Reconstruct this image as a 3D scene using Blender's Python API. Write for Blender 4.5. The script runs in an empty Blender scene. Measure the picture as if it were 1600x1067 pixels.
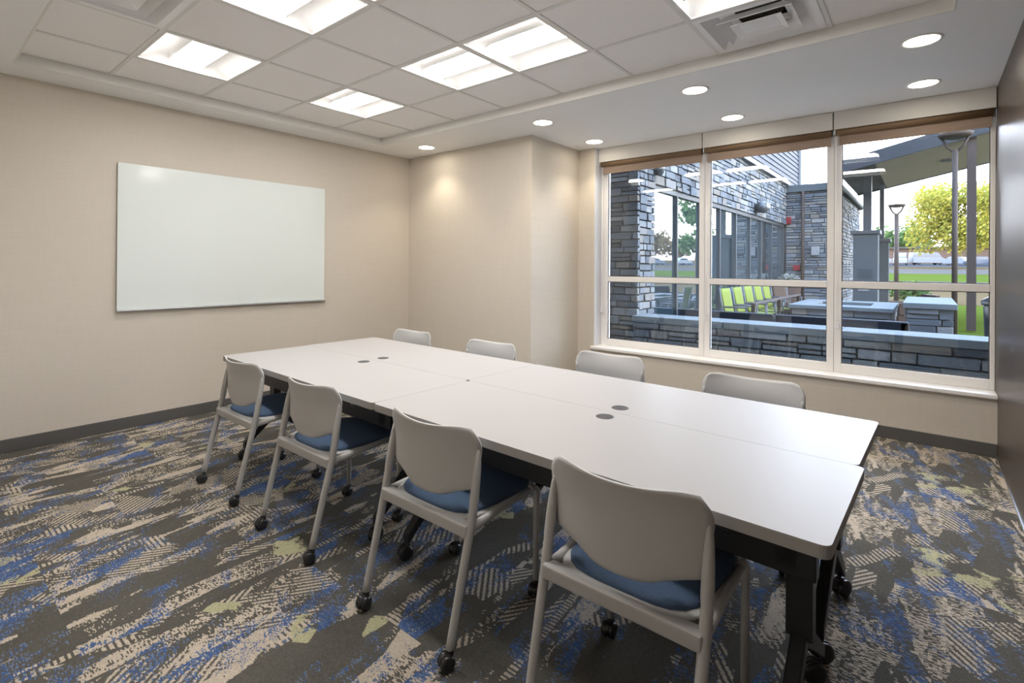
import bpy, bmesh, math, random
from mathutils import Vector, Matrix
random.seed(7)
PI = math.pi
SC = bpy.context.scene
COL = SC.collection

# ------------------------------------------------------------------ camera
def make_camera():
    yaw, pit, rol = 0.68804, 0.0028, 0.00677
    cy, sy, cp, sp = math.cos(yaw), math.sin(yaw), math.cos(pit), math.sin(pit)
    F = Vector((-sy*cp, cy*cp, sp)); R = Vector((cy, sy, 0)); U = R.cross(F)
    R2 = R*math.cos(rol) + U*math.sin(rol); U2 = -R*math.sin(rol) + U*math.cos(rol)
    cam = bpy.data.cameras.new('camera'); o = bpy.data.objects.new('camera', cam); COL.objects.link(o)
    m = Matrix((R2, U2, -F)).transposed().to_4x4(); m.translation = Vector((4.93589, -0.01056, 1.32379))
    o.matrix_world = m
    cam.sensor_fit = 'HORIZONTAL'; cam.sensor_width = 36.0; cam.lens = 792.6*36/1600
    cam.shift_x = (800-796.12)/1600; cam.shift_y = (412.57-533.5)/1600
    cam.clip_start = 0.02; cam.clip_end = 1000
    SC.camera = o
make_camera()

# ------------------------------------------------------------------ world, sun, exposure
SKY_STRENGTH = 9.5
SUN_STRENGTH = 1.5
TROFFER_EMIT = 17.0
DOWNLIGHT_W = 15.0
SC.view_settings.view_transform = 'Standard'; SC.view_settings.look = 'None'
SC.view_settings.exposure = 0.86; SC.view_settings.gamma = 1.0; SC.view_settings.use_curve_mapping = False
def make_world():
    w = bpy.data.worlds.new('world'); SC.world = w; w.use_nodes = True
    nt = w.node_tree; nt.nodes.clear()
    out = nt.nodes.new('ShaderNodeOutputWorld'); bg = nt.nodes.new('ShaderNodeBackground')
    tc = nt.nodes.new('ShaderNodeTexCoord'); sep = nt.nodes.new('ShaderNodeSeparateXYZ'); ramp = nt.nodes.new('ShaderNodeValToRGB')
    nt.links.new(tc.outputs['Generated'], sep.inputs[0]); nt.links.new(sep.outputs['Z'], ramp.inputs[0])
    e = ramp.color_ramp.elements
    e[0].position = 0.0; e[0].color = (0.93, 0.91, 0.97, 1); e[1].position = 0.75; e[1].color = (0.42, 0.60, 0.95, 1)
    m = e.new(0.25); m.color = (0.80, 0.85, 0.98, 1)
    nt.links.new(ramp.outputs[0], bg.inputs[0]); bg.inputs[1].default_value = SKY_STRENGTH
    nt.links.new(bg.outputs[0], out.inputs[0])
make_world()
def make_sun():
    l = bpy.data.lights.new('sun', 'SUN'); l.energy = SUN_STRENGTH; l.angle = 0.01; l.color = (1.0, 0.93, 0.82)
    o = bpy.data.objects.new('sun', l); COL.objects.link(o)
    d = Vector((1.0, 0.03, 0.72))
    o.rotation_euler = d.to_track_quat('Z', 'Y').to_euler(); o.location = (30, 8, 25)
make_sun()

# ------------------------------------------------------------------ materials
MATS = {}
class NB:
    """tiny node builder"""
    def __init__(s, name):
        s.m = bpy.data.materials.new(name); s.m.use_nodes = True; s.nt = s.m.node_tree; s.N = s.nt.nodes; s.L = s.nt.links
        s.b = s.N['Principled BSDF']; s.out = s.N['Material Output']
    def n(s, t, **kw):
        x = s.N.new('ShaderNode'+t)
        for k, v in kw.items(): setattr(x, k, v)
        return x
    def lk(s, a, b): s.L.new(a, b)
    def val(s, sock, v):
        if hasattr(v, 'node'): s.L.new(v, sock)
        else: sock.default_value = v
    def math(s, op, a, b=0.0, c=0.0, clamp=False):
        x = s.n('Math', operation=op, use_clamp=clamp); s.val(x.inputs[0], a); s.val(x.inputs[1], b); s.val(x.inputs[2], c); return x.outputs[0]
    def mix(s, f, a, b):
        x = s.n('Mix', data_type='RGBA'); s.val(x.inputs[0], f)
        s.val(x.inputs[6], a if hasattr(a, 'node') else (*a, 1)); s.val(x.inputs[7], b if hasattr(b, 'node') else (*b, 1)); return x.outputs[2]
    def coord(s, kind='Object', scale=(1, 1, 1), rot=0.0):
        t = s.n('TexCoord'); mp = s.n('Mapping'); s.lk(t.outputs[kind], mp.inputs[0]); mp.inputs['Scale'].default_value = scale; mp.inputs['Rotation'].default_value = (0, 0, rot); return mp.outputs[0]
    def noise(s, vec, scale, detail=2.0, rough=0.5):
        x = s.n('TexNoise'); s.lk(vec, x.inputs['Vector']); x.inputs['Scale'].default_value = scale; x.inputs['Detail'].default_value = detail; x.inputs['Roughness'].default_value = rough; return x.outputs['Fac']
    def bump(s, h, strength=0.2, dist=0.01):
        x = s.n('Bump'); x.inputs['Strength'].default_value = strength; x.inputs['Distance'].default_value = dist; s.lk(h, x.inputs['Height']); s.lk(x.outputs[0], s.b.inputs['Normal'])
    def base(s, c): s.val(s.b.inputs['Base Color'], c if hasattr(c, 'node') else (*c, 1))
    def set(s, rough=None, metal=None, spec=None, emit=None, estr=0):
        if rough is not None: s.val(s.b.inputs['Roughness'], rough)
        if metal is not None: s.b.inputs['Metallic'].default_value = metal
        if spec is not None: s.b.inputs['Specular IOR Level'].default_value = spec
        if emit is not None: s.b.inputs['Emission Color'].default_value = (*emit, 1); s.b.inputs['Emission Strength'].default_value = estr
        return s.m
def plain(name, c, rough=0.6, metal=0.0, spec=0.5, var=0.06, nscale=6.0, bumpv=0.0):
    b = NB(name); v = b.coord(); f = b.noise(v, nscale, 3)
    c2 = tuple(min(1, x*(1-var)) for x in c); c1 = tuple(min(1, x*(1+var)) for x in c)
    b.base(b.mix(f, c2, c1)); b.set(rough, metal, spec)
    if bumpv: b.bump(b.noise(v, 240, 2), bumpv, 0.002)
    MATS[name] = b.m; return b.m
def emissive(name, c, s):
    b = NB(name); b.base((0.8, 0.8, 0.8)); b.set(0.5, emit=c, estr=s); MATS[name] = b.m; return b.m

def wallcovering(name, c):
    b = NB(name); v = b.coord('Object', (3, 3, 140)); f = b.noise(v, 1.0, 4, 0.6)
    w = b.coord('Object', (70, 70, 6)); g = b.noise(w, 1.0, 2)
    h = b.math('ADD', b.math('MULTIPLY', f, 0.7), b.math('MULTIPLY', g, 0.3))
    b.base(b.mix(h, tuple(x*0.90 for x in c), tuple(x*1.10 for x in c))); b.set(0.75, spec=0.25); b.bump(h, 0.12, 0.002); MATS[name] = b.m; return b.m
wallcovering('wallcovering', (0.66, 0.60, 0.515))
plain('white_paint', (0.74, 0.74, 0.76), 0.6, var=0.02)
plain('soffit_paint', (0.92, 0.92, 0.92), 0.65, var=0.02)
plain('fascia_paint', (0.82, 0.80, 0.76), 0.6, var=0.02)
plain('ceiling_tile', (0.94, 0.92, 0.91), 0.9, var=0.05, nscale=90, bumpv=0.25)
plain('grid_paint', (0.80, 0.79, 0.77), 0.5, var=0.02)
plain('baseboard_rubber', (0.105, 0.10, 0.095), 0.5, var=0.05)
plain('aluminium_white', (0.86, 0.84, 0.82), 0.35, var=0.02)
plain('sill_white', (0.90, 0.88, 0.86), 0.35, var=0.02)
plain('metal_trim', (0.55, 0.55, 0.55), 0.3, 1.0, var=0.03)
plain('white_laminate', (0.455, 0.44, 0.43), 0.38, var=0.01)
plain('edge_band', (0.40, 0.39, 0.375), 0.5, var=0.02)
plain('black_steel', (0.014, 0.014, 0.015), 0.38, var=0.1)
plain('black_plastic', (0.02, 0.02, 0.022), 0.3, var=0.1)
plain('grommet_grey', (0.072, 0.068, 0.070), 0.45, var=0.05)
plain('chair_plastic', (0.54, 0.53, 0.515), 0.5, var=0.03, bumpv=0.05)
plain('chair_frame', (0.50, 0.49, 0.475), 0.42, var=0.03)
plain('diffuser_metal', (0.93, 0.93, 0.94), 0.4, var=0.02)
plain('duct_dark', (0.07, 0.065, 0.06), 0.7, var=0.1)
plain('reflector_white', (0.90, 0.885, 0.86), 0.45, var=0.01)
emissive('troffer_lens', (1.0, 0.975, 0.955), TROFFER_EMIT)
emissive('downlight_lens', (1.0, 0.90, 0.74), 14.0)
plain('whiteboard_glass', (0.80, 0.85, 0.82), 0.12, var=0.01)
plain('tray_metal', (0.62, 0.63, 0.65), 0.3, 0.6, var=0.02)
plain('clear_plastic', (0.75, 0.75, 0.76), 0.15, var=0.02)
def cushion_mat():
    b = NB('cushion_fabric'); v = b.coord('Object', (1, 1, 1))
    n1 = b.n('TexWave', wave_type='BANDS', bands_direction='DIAGONAL'); b.lk(v, n1.inputs[0]); n1.inputs['Scale'].default_value = 70; n1.inputs['Distortion'].default_value = 1.5; n1.inputs['Detail Scale'].default_value = 6
    f = b.noise(v, 350, 2)
    h = b.math('ADD', b.math('MULTIPLY', n1.outputs['Fac'], .6), b.math('MULTIPLY', f, .5))
    b.base(b.mix(h, (0.030, 0.055, 0.105), (0.12, 0.18, 0.285))); b.set(0.85, spec=0.2); b.bump(h, 0.4, 0.002); MATS['cushion_fabric'] = b.m
cushion_mat()
def wood_wall():
    b = NB('dark_wood'); v = b.coord('Object', (30, 30, 0.6)); f = b.noise(v, 2.0, 6, 0.6); g = b.noise(b.coord('Object', (6, 6, .15)), 2.0, 2)
    h = b.math('ADD', b.math('MULTIPLY', f, .6), b.math('MULTIPLY', g, .4))
    b.base(b.mix(h, (0.045, 0.033, 0.027), (0.13, 0.10, 0.082))); b.set(b.math('MULTIPLY_ADD', f, .10, .30), spec=0.2); MATS['dark_wood'] = b.m
wood_wall()
def shade_fabric():
    b = NB('shade_fabric'); v = b.coord('Object', (2, 2, 130)); f = b.noise(v, 1.0, 3)
    b.base(b.mix(f, (0.10, 0.06, 0.032), (0.36, 0.235, 0.13))); b.set(0.6); MATS['shade_fabric'] = b.m
    b = NB('shade_hem'); v = b.coord('Object', (2, 2, 60)); f = b.noise(v, 1.0, 3)
    b.base(b.mix(f, (0.28, 0.20, 0.15), (0.42, 0.31, 0.24))); b.set(0.6); MATS['shade_hem'] = b.m
shade_fabric()
def pane_glass(name, refl, tint):
    b = NB(name); b.N.remove(b.b)
    tr = b.n('BsdfTransparent'); tr.inputs[0].default_value = (*tint, 1); gl = b.n('BsdfGlossy'); gl.inputs['Roughness'].default_value = 0.004; gl.inputs[0].default_value = (1, 1, 1, 1)
    fr = b.n('Fresnel'); fr.inputs[0].default_value = 1.45; mx = b.n('MixShader')
    b.lk(b.math('MULTIPLY_ADD', fr.outputs[0], 1.1, refl, clamp=True), mx.inputs[0]); b.lk(tr.outputs[0], mx.inputs[1]); b.lk(gl.outputs[0], mx.inputs[2]); b.lk(mx.outputs[0], b.out.inputs[0]); MATS[name] = b.m
pane_glass('window_glass', 0.012, (0.95, 0.97, 0.97))
def mirror_glass():
    b = NB('storefront_glass'); b.base((0.02, 0.035, 0.045)); b.set(0.02)
    gl = b.n('BsdfGlossy'); gl.inputs['Roughness'].default_value = 0.01; gl.inputs[0].default_value = (0.85, 0.9, 0.93, 1); mx = b.n('MixShader')
    fr = b.n('Fresnel'); fr.inputs[0].default_value = 1.9
    b.lk(b.math('MULTIPLY_ADD', fr.outputs[0], 0.9, 0.28, clamp=True), mx.inputs[0]); b.lk(b.b.outputs[0], mx.inputs[1]); b.lk(gl.outputs[0], mx.inputs[2]); b.lk(mx.outputs[0], b.out.inputs[0]); MATS['storefront_glass'] = b.m
mirror_glass()
def stone_mat():
    b = NB('ledge_stone'); oi = b.n('ObjectInfo'); ge = b.n('NewGeometry')
    r = b.math('FRACT', b.math('ADD', oi.outputs['Random'], ge.outputs['Random Per Island']))
    ramp = b.n('ValToRGB'); b.lk(r, ramp.inputs[0]); ramp.color_ramp.interpolation = 'LINEAR'
    cols = [(0.00, (0.037, 0.046, 0.056)), (0.22, (0.106, 0.119, 0.131)), (0.42, (0.069, 0.083, 0.100)), (0.62, (0.163, 0.175, 0.177)), (0.82, (0.131, 0.115, 0.094)), (1.00, (0.206, 0.215, 0.222))]
    e = ramp.color_ramp.elements; e[0].position, e[0].color = cols[0][0], (*cols[0][1], 1); e[1].position, e[1].color = cols[-1][0], (*cols[-1][1], 1)
    for p, c in cols[1:-1]: x = e.new(p); x.color = (*c, 1)
    v = b.coord('Object'); tc = b.n('NewGeometry'); mp = b.n('Mapping'); b.lk(tc.outputs['Position'], mp.inputs[0]); f = b.noise(mp.outputs[0], 22, 4, 0.65)
    c = b.mix(b.math('MULTIPLY', f, 0.6), ramp.outputs[0], (0.035, 0.04, 0.045)); b.base(c); b.set(0.85, spec=0.3); b.bump(f, 0.5, 0.015); MATS['ledge_stone'] = b.m
stone_mat()
plain('mortar', (0.030, 0.032, 0.033), 0.95, var=0.2)
plain('coping_stone', (0.093, 0.104, 0.107), 0.8, 0.0, 0.12, var=0.12, nscale=12)
plain('stucco_grey', (0.055, 0.064, 0.069), 0.85, 0.0, 0.12, var=0.05)
plain('storefront_frame', (0.049, 0.058, 0.064), 0.4, 0.3, 0.12, var=0.03)
plain('fascia_white', (0.151, 0.159, 0.166), 0.5, 0.0, 0.12, var=0.03)
plain('roof_dark', (0.024, 0.026, 0.030), 0.6, 0.0, 0.12, var=0.1)
plain('siding_blue', (0.022, 0.026, 0.035), 0.6, 0.0, 0.12, var=0.06)
plain('bronze_metal', (0.040, 0.030, 0.025), 0.6, 0.0, 0.12, var=0.08)
plain('grey_steel', (0.052, 0.058, 0.064), 0.45, 0.3, var=0.05)
plain('canopy_board', (0.23, 0.19, 0.15), 0.7, 0.0, 0.12, var=0.08, nscale=3)
plain('lime_sling', (0.100, 0.125, 0.017), 0.7, 0.0, 0.12, var=0.05)
plain('patio_concrete', (0.075, 0.082, 0.089), 0.85, 0.0, 0.0, var=0.1, nscale=2)
plain('asphalt', (0.035, 0.035, 0.037), 0.9, 0.0, 0.0, var=0.12, nscale=3)
plain('pavement', (0.054, 0.048, 0.043), 0.9, 0.0, 0.0, var=0.1, nscale=3)
plain('wicker_dark', (0.018, 0.02, 0.026), 0.6, 0.0, 0.12, var=0.2, nscale=60)
plain('wicker_brown', (0.036, 0.021, 0.015), 0.6, 0.0, 0.12, var=0.2, nscale=60)
plain('cushion_grey', (0.076, 0.084, 0.090), 0.85, 0.0, 0.12, var=0.05)
plain('red_plastic', (0.130, 0.005, 0.009), 0.4, var=0.05)
plain('white_plastic', (0.152, 0.152, 0.152), 0.45, var=0.02)
plain('car_white', (0.146, 0.149, 0.157), 0.5, var=0.02)
plain('car_dark', (0.03, 0.04, 0.06), 0.25, var=0.05)
plain('car_silver', (0.093, 0.105, 0.122), 0.5, 0.4, var=0.03)
plain('car_glass', (0.03, 0.04, 0.05), 0.08, var=0.02)
plain('tyre_rubber', (0.02, 0.02, 0.02), 0.8, var=0.1)
plain('bark', (0.10, 0.075, 0.055), 0.9, 0.0, 0.12, var=0.3, nscale=20)
plain('brick_far', (0.094, 0.063, 0.048), 0.9, 0.0, 0.0, var=0.15, nscale=3)
def leafmat(name, a, c):
    b = NB(name); ge = b.n('NewGeometry'); b.base(b.mix(ge.outputs['Random Per Island'], a, c)); b.set(0.7, spec=0.2)
    b.b.inputs['Transmission Weight'].default_value = 0.0
    tl = b.n('BsdfTranslucent'); tl.inputs[0].default_value = (*[min(1, (x+y)*.6) for x, y in zip(a, c)], 1); mx = b.n('MixShader'); mx.inputs[0].default_value = .35
    b.lk(b.b.outputs[0], mx.inputs[1]); b.lk(tl.outputs[0], mx.inputs[2]); b.lk(mx.outputs[0], b.out.inputs[0]); MATS[name] = b.m
leafmat('leaf_yellow', (0.104, 0.132, 0.020), (0.331, 0.265, 0.039))
leafmat('leaf_gold', (0.077, 0.054, 0.018), (0.138, 0.092, 0.034))
leafmat('leaf_green', (0.025, 0.059, 0.018), (0.088, 0.138, 0.034))
leafmat('petal_white', (0.16, 0.17, 0.14), (0.24, 0.24, 0.23))
def grass_mat():
    b = NB('grass'); v = b.coord(); f = b.noise(v, 0.5, 4); g = b.noise(v, 30, 2)
    b.base(b.mix(b.math('MULTIPLY_ADD', g, .4, b.math('MULTIPLY', f, .6)), (0.020, 0.040, 0.005), (0.060, 0.068, 0.014))); b.set(0.95, spec=0.0); MATS['grass'] = b.m
    b = NB('dry_grass'); v = b.coord(); f = b.noise(v, 0.3, 4); b.base(b.mix(f, (0.05, 0.038, 0.02), (0.08, 0.055, 0.03))); b.set(0.95, spec=0.0); MATS['dry_grass'] = b.m
grass_mat()

def carpet():
    b = NB('carpet'); tc = b.n('TexCoord'); sp0 = b.n('SeparateXYZ'); b.lk(tc.outputs['Object'], sp0.inputs[0])
    X0, Y0 = sp0.outputs[0], sp0.outputs[1]
    q = 0.004
    def snap(v, s): return b.math('MULTIPLY', b.math('FLOOR', b.math('DIVIDE', v, s)), s)
    X = snap(X0, q); Ys = snap(Y0, q)
    col = b.math('FLOOR', b.math('DIVIDE', X0, 0.915))
    Y = b.math('ADD', b.math('MODULO', b.math('ADD', Ys, b.math('MULTIPLY', col, 0.37)), 1.14), b.math('MULTIPLY', col, 3.0))
    def vec(x, y, z=0.0):
        c = b.n('CombineXYZ'); b.val(c.inputs[0], x); b.val(c.inputs[1], y); b.val(c.inputs[2], z); return c.outputs[0]
    def lin(a, c): return b.math('ADD', b.math('MULTIPLY', X, a), b.math('MULTIPLY', Y, c))
    def nz(x, y, seed, det=2.0):
        t = b.n('TexNoise'); b.lk(vec(x, y, seed), t.inputs['Vector']); t.inputs['Scale'].default_value = 1.0; t.inputs['Detail'].default_value = det; t.inputs['Roughness'].default_value = .55; return t.outputs['Fac']
    wn = b.n('TexWhiteNoise', noise_dimensions='3D'); b.lk(vec(b.math('DIVIDE', X, q), b.math('DIVIDE', Ys, q), 0.5), wn.inputs['Vector']); white = b.math('SUBTRACT', wn.outputs['Value'], .5)
    # streaky dither: rows run across
    wn2 = b.n('TexWhiteNoise', noise_dimensions='3D'); b.lk(vec(b.math('FLOOR', b.math('DIVIDE', X, q*3)), b.math('DIVIDE', Ys, q), 1.5), wn2.inputs['Vector']); row = b.math('SUBTRACT', wn2.outputs['Value'], .5)
    def gt(a, t): return b.math('GREATER_THAN', a, t)
    def cells(sx, sy, rot, seed):
        c, s_ = math.cos(rot), math.sin(rot)
        t = b.n('TexVoronoi', distance='MANHATTAN'); b.lk(vec(b.math('MULTIPLY', lin(c, s_), sx), b.math('MULTIPLY', lin(-s_, c), sy), seed), t.inputs['Vector']); t.inputs['Scale'].default_value = 1.0
        sp = b.n('SeparateColor'); b.lk(t.outputs['Color'], sp.inputs[0]); return sp.outputs
    A = cells(7.0, 2.2, 0.12, 3.0); B = cells(6.5, 3.6, -0.45, 8.0); Cc = cells(5.5, 3.4, 0.6, 15.0)
    # beige strokes along the length, cut by cell edges
    n1 = nz(b.math('MULTIPLY', lin(1, .14), 13.0), b.math('MULTIPLY', Y, 2.6), 1.0, 3.0)
    n1 = b.math('ADD', n1, b.math('MULTIPLY', b.math('SUBTRACT', A[0], .5), .34))
    amp = b.math('MULTIPLY_ADD', gt(A[1], .62), .34, .07)
    beige = gt(b.math('ADD', n1, b.math('MULTIPLY', row, amp)), .585)
    # hatched combs in some cells
    def hatch(ang, per): 
        return gt(b.math('SINE', b.math('MULTIPLY', lin(math.cos(ang), math.sin(ang)), 2*PI/per)), -.05)
    h1 = b.math('MULTIPLY', hatch(0.66, 0.023), gt(B[0], .84)); h2 = b.math('MULTIPLY', hatch(-0.6, 0.021), gt(0.11, B[0])); h3 = b.math('MULTIPLY', hatch(PI/2, .020), b.math('MULTIPLY', gt(B[0], .50), gt(.55, B[0])))
    hz = gt(b.math('ADD', nz(b.math('MULTIPLY', X, 6.0), b.math('MULTIPLY', Y, 4.0), 5.0), b.math('MULTIPLY', row, .12)), .47)
    hm = b.math('MULTIPLY', b.math('MAXIMUM', h1, b.math('MAXIMUM', h2, h3)), hz)
    incell = b.math('MAXIMUM', gt(B[0], .84), gt(0.11, B[0]))
    beige = b.math('MAXIMUM', b.math('MULTIPLY', beige, b.math('SUBTRACT', 1.0, b.math('MULTIPLY', incell, hz))), hm)
    # ladders: thin long chains
    lad = b.math('MULTIPLY', gt(.016, b.math('ABSOLUTE', b.math('SUBTRACT', b.math('MODULO', b.math('ADD', lin(1, .1), 20.0), .43), .2))), hatch(PI/2, .018))
    lad = b.math('MULTIPLY', lad, gt(nz(b.math('MULTIPLY', X, 2.0), b.math('MULTIPLY', Y, 1.6), 33.0), .52))
    beige = b.math('MAXIMUM', beige, lad)
    # blue strokes, two directions
    n2 = nz(b.math('MULTIPLY', lin(.97, .24), 11.0), b.math('MULTIPLY', lin(-.24, .97), 2.6), 11.0, 3.0)
    n2 = b.math('ADD', n2, b.math('MULTIPLY', b.math('SUBTRACT', Cc[0], .5), .26))
    blue1 = gt(b.math('ADD', n2, b.math('MULTIPLY', row, .22)), .635)
    n3 = nz(b.math('MULTIPLY', lin(.88, -.47), 3.0), b.math('MULTIPLY', lin(.47, .88), 10.0), 21.0, 3.0)
    blue2 = gt(b.math('ADD', n3, b.math('MULTIPLY', white, .26)), .70)
    blue = b.math('MAXIMUM', blue1, blue2)
    # olive panels
    olive = b.math('MULTIPLY', gt(Cc[1], .93), gt(b.math('ADD', nz(b.math('MULTIPLY', X, 8.0), b.math('MULTIPLY', Y, 6.0), 41.0), b.math('MULTIPLY', row, .1)), .50))
    tuft = b.math('MULTIPLY_ADD', white, .35, 1.0)
    dark = b.mix(nz(b.math('MULTIPLY', X, 5.0), b.math('MULTIPLY', Y, 2.0), 51.0), (0.080, 0.076, 0.066), (0.135, 0.127, 0.108))
    Dk = cells(10.0, 1.7, 0.0, 61.0); beige = b.math('MULTIPLY', beige, b.math('SUBTRACT', 1.0, gt(Dk[0], .84))); blue = b.math('MULTIPLY', blue, b.math('SUBTRACT', 1.0, gt(Dk[0], .84)))
    c = b.mix(beige, dark, (0.51, 0.44, 0.355)); c = b.mix(olive, c, (0.42, 0.40, 0.25)); c = b.mix(blue, c, b.mix(b.math('MULTIPLY', gt(row, .28), .8), (0.070, 0.120, 0.26), (0.16, 0.20, 0.29)))
    mul = b.n('Mix', data_type='RGBA', blend_type='MULTIPLY'); mul.inputs[0].default_value = 1.0; b.lk(c, mul.inputs[6]); cc = b.n('CombineColor'); [b.lk(tuft, cc.inputs[i]) for i in range(3)]; b.lk(cc.outputs[0], mul.inputs[7])
    b.base(mul.outputs[2]); b.set(0.95, spec=0.1); b.bump(wn.outputs['Value'], 0.3, 0.004); MATS['carpet'] = b.m
carpet()

# ------------------------------------------------------------------ mesh helpers
class MB:
    def __init__(s): s.v = []; s.f = []; s.smooth = []
    def add(s, vs, fs, smooth=False):
        o = len(s.v); s.v += [tuple(v) for v in vs]; s.f += [tuple(i+o for i in f) for f in fs]; s.smooth += [smooth]*len(fs); return s
    def box(s, x0, x1, y0, y1, z0, z1):
        return s.add([(x0,y0,z0),(x1,y0,z0),(x1,y1,z0),(x0,y1,z0),(x0,y0,z1),(x1,y0,z1),(x1,y1,z1),(x0,y1,z1)], [(3,2,1,0),(4,5,6,7),(0,1,5,4),(1,2,6,5),(2,3,7,6),(3,0,4,7)])
    def prism(s, poly, h0, h1, axis='z', smooth=False):
        n = len(poly)
        P = {'z': lambda a, b, h: (a, b, h), 'y': lambda a, b, h: (a, h, b), 'x': lambda a, b, h: (h, a, b)}[axis]
        vs = [P(a, b, h0) for a, b in poly]+[P(a, b, h1) for a, b in poly]
        fs = [tuple(range(n))[::-1], tuple(range(n, 2*n))]+[(i, (i+1) % n, n+(i+1) % n, n+i) for i in range(n)]
        return s.add(vs, fs, smooth)
    def tube(s, pts, r, n=12, cap=True):
        pts = [Vector(p) for p in pts]; rs = r if isinstance(r, (list, tuple)) else [r]*len(pts)
        rings = []; up = None
        for i, p in enumerate(pts):
            t = (pts[min(i+1, len(pts)-1)]-pts[max(i-1, 0)]).normalized()
            if up is None: up = t.orthogonal().normalized()
            a = (up-t*up.dot(t)).normalized(); up = a; c = t.cross(a)
            rings.append([p+(a*math.cos(2*PI*k/n)+c*math.sin(2*PI*k/n))*rs[i] for k in range(n)])
        vs = [v for ring in rings for v in ring]; fs = []
        for i in range(len(pts)-1):
            for k in range(n): fs.append((i*n+k, i*n+(k+1) % n, (i+1)*n+(k+1) % n, (i+1)*n+k))
        s.add(vs, fs, True)
        if cap:
            m = len(pts)-1; o = len(s.v)-len(vs)
            s.f += [tuple(o+k for k in range(n))[::-1], tuple(o+m*n+k for k in range(n))]; s.smooth += [False, False]
        return s
    def lathe(s, prof, cx=0, cy=0, n=24, axis='z', smooth=True):
        vs = []; fs = []; m = len(prof)
        for k in range(n):
            a = 2*PI*k/n
            for r, h in prof:
                vs.append({'z': (cx+r*math.cos(a), cy+r*math.sin(a), h), 'x': (h, cx+r*math.cos(a), cy+r*math.sin(a)), 'y': (cx+r*math.cos(a), h, cy+r*math.sin(a))}[axis])
        for k in range(n):
            for i in range(m-1): fs.append((k*m+i, ((k+1) % n)*m+i, ((k+1) % n)*m+i+1, k*m+i+1))
        return s.add(vs, fs, smooth)
    def grid(s, fn, nu, nv, smooth=True):
        vs = [fn(i/nu, j/nv) for j in range(nv+1) for i in range(nu+1)]
        fs = [(j*(nu+1)+i, j*(nu+1)+i+1, (j+1)*(nu+1)+i+1, (j+1)*(nu+1)+i) for j in range(nv) for i in range(nu)]
        return s.add(vs, fs, smooth)
    def mesh(s, name, mat, bevel=0.0, seg=2, weld=False):
        me = bpy.data.meshes.new(name); me.from_pydata(s.v, [], s.f); me.materials.append(MATS[mat])
        me.polygons.foreach_set('use_smooth', s.smooth); 
        bm = bmesh.new(); bm.from_mesh(me)
        if weld: bmesh.ops.remove_doubles(bm, verts=bm.verts, dist=1e-5)
        bmesh.ops.recalc_face_normals(bm, faces=bm.faces)
        if bevel: bmesh.ops.bevel(bm, geom=bm.edges, offset=bevel, segments=seg, profile=.6, affect='EDGES', clamp_overlap=True)
        bm.to_mesh(me); bm.free(); me.update(); return me
def link(name, data, parent=None, loc=None, rz=0.0):
    o = bpy.data.objects.new(name, data); COL.objects.link(o)
    if parent is not None: o.parent = parent
    if loc is not None: o.location = loc
    if rz: o.rotation_euler = (0, 0, rz)
    return o
def part(name, mb, mat, parent, bevel=0.0, seg=2, label=None, kind=None, weld=False):
    o = link(name, mb.mesh(name, mat, bevel, seg, weld), parent)
    if label: o['label'] = label
    if kind: o['kind'] = kind
    return o
def tag(o, label, cat, group=None):
    o['label'] = label; o['category'] = cat
    if group: o['group'] = group
    return o
def thing(name, label, cat, loc=(0, 0, 0), rz=0.0, group=None):
    return tag(link(name, None, None, loc, rz), label, cat, group)
def struct(name, mb, mat, bevel=0.0, label=None):
    o = link(name, mb.mesh(name, mat, bevel)); o['kind'] = 'structure'
    if label: o['label'] = label
    return o
def B(*a): return MB().box(*a)
def copy_tree(o, parent=None):
    c = o.copy(); COL.objects.link(c); c.parent = parent
    for ch in list(o.children): copy_tree(ch, c)
    return c
def solidify(fn, nu, nv, th):
    """closed shell from a surface fn(u,v)->(point, normal)"""
    mb = MB(); P = []; Q = []
    for j in range(nv+1):
        for i in range(nu+1):
            p, n = fn(i/nu, j/nv); P.append(p); Q.append(p-n*th)
    W = nu+1; o = len(P); fs = []
    for j in range(nv):
        for i in range(nu):
            a = j*W+i; fs.append((a, a+1, a+W+1, a+W)); fs.append((o+a, o+a+W, o+a+W+1, o+a+1))
    edge = [i for i in range(W)]+[j*W+nu for j in range(1, nv+1)]+[nv*W+i for i in range(nu-1, -1, -1)]+[j*W for j in range(nv-1, 0, -1)]
    for k in range(len(edge)):
        a, c = edge[k], edge[(k+1) % len(edge)]; fs.append((a, o+a, o+c, c))
    return mb.add(P+Q, fs, True)
def roundrect(x0, x1, y0, y1, r, n=5):
    pts = []
    for cx, cy, a0 in ((x1-r, y1-r, 0), (x0+r, y1-r, PI/2), (x0+r, y0+r, PI), (x1-r, y0+r, 3*PI/2)):
        for k in range(n+1): a = a0+PI/2*k/n; pts.append((cx+r*math.cos(a), cy+r*math.sin(a)))
    return pts

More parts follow.
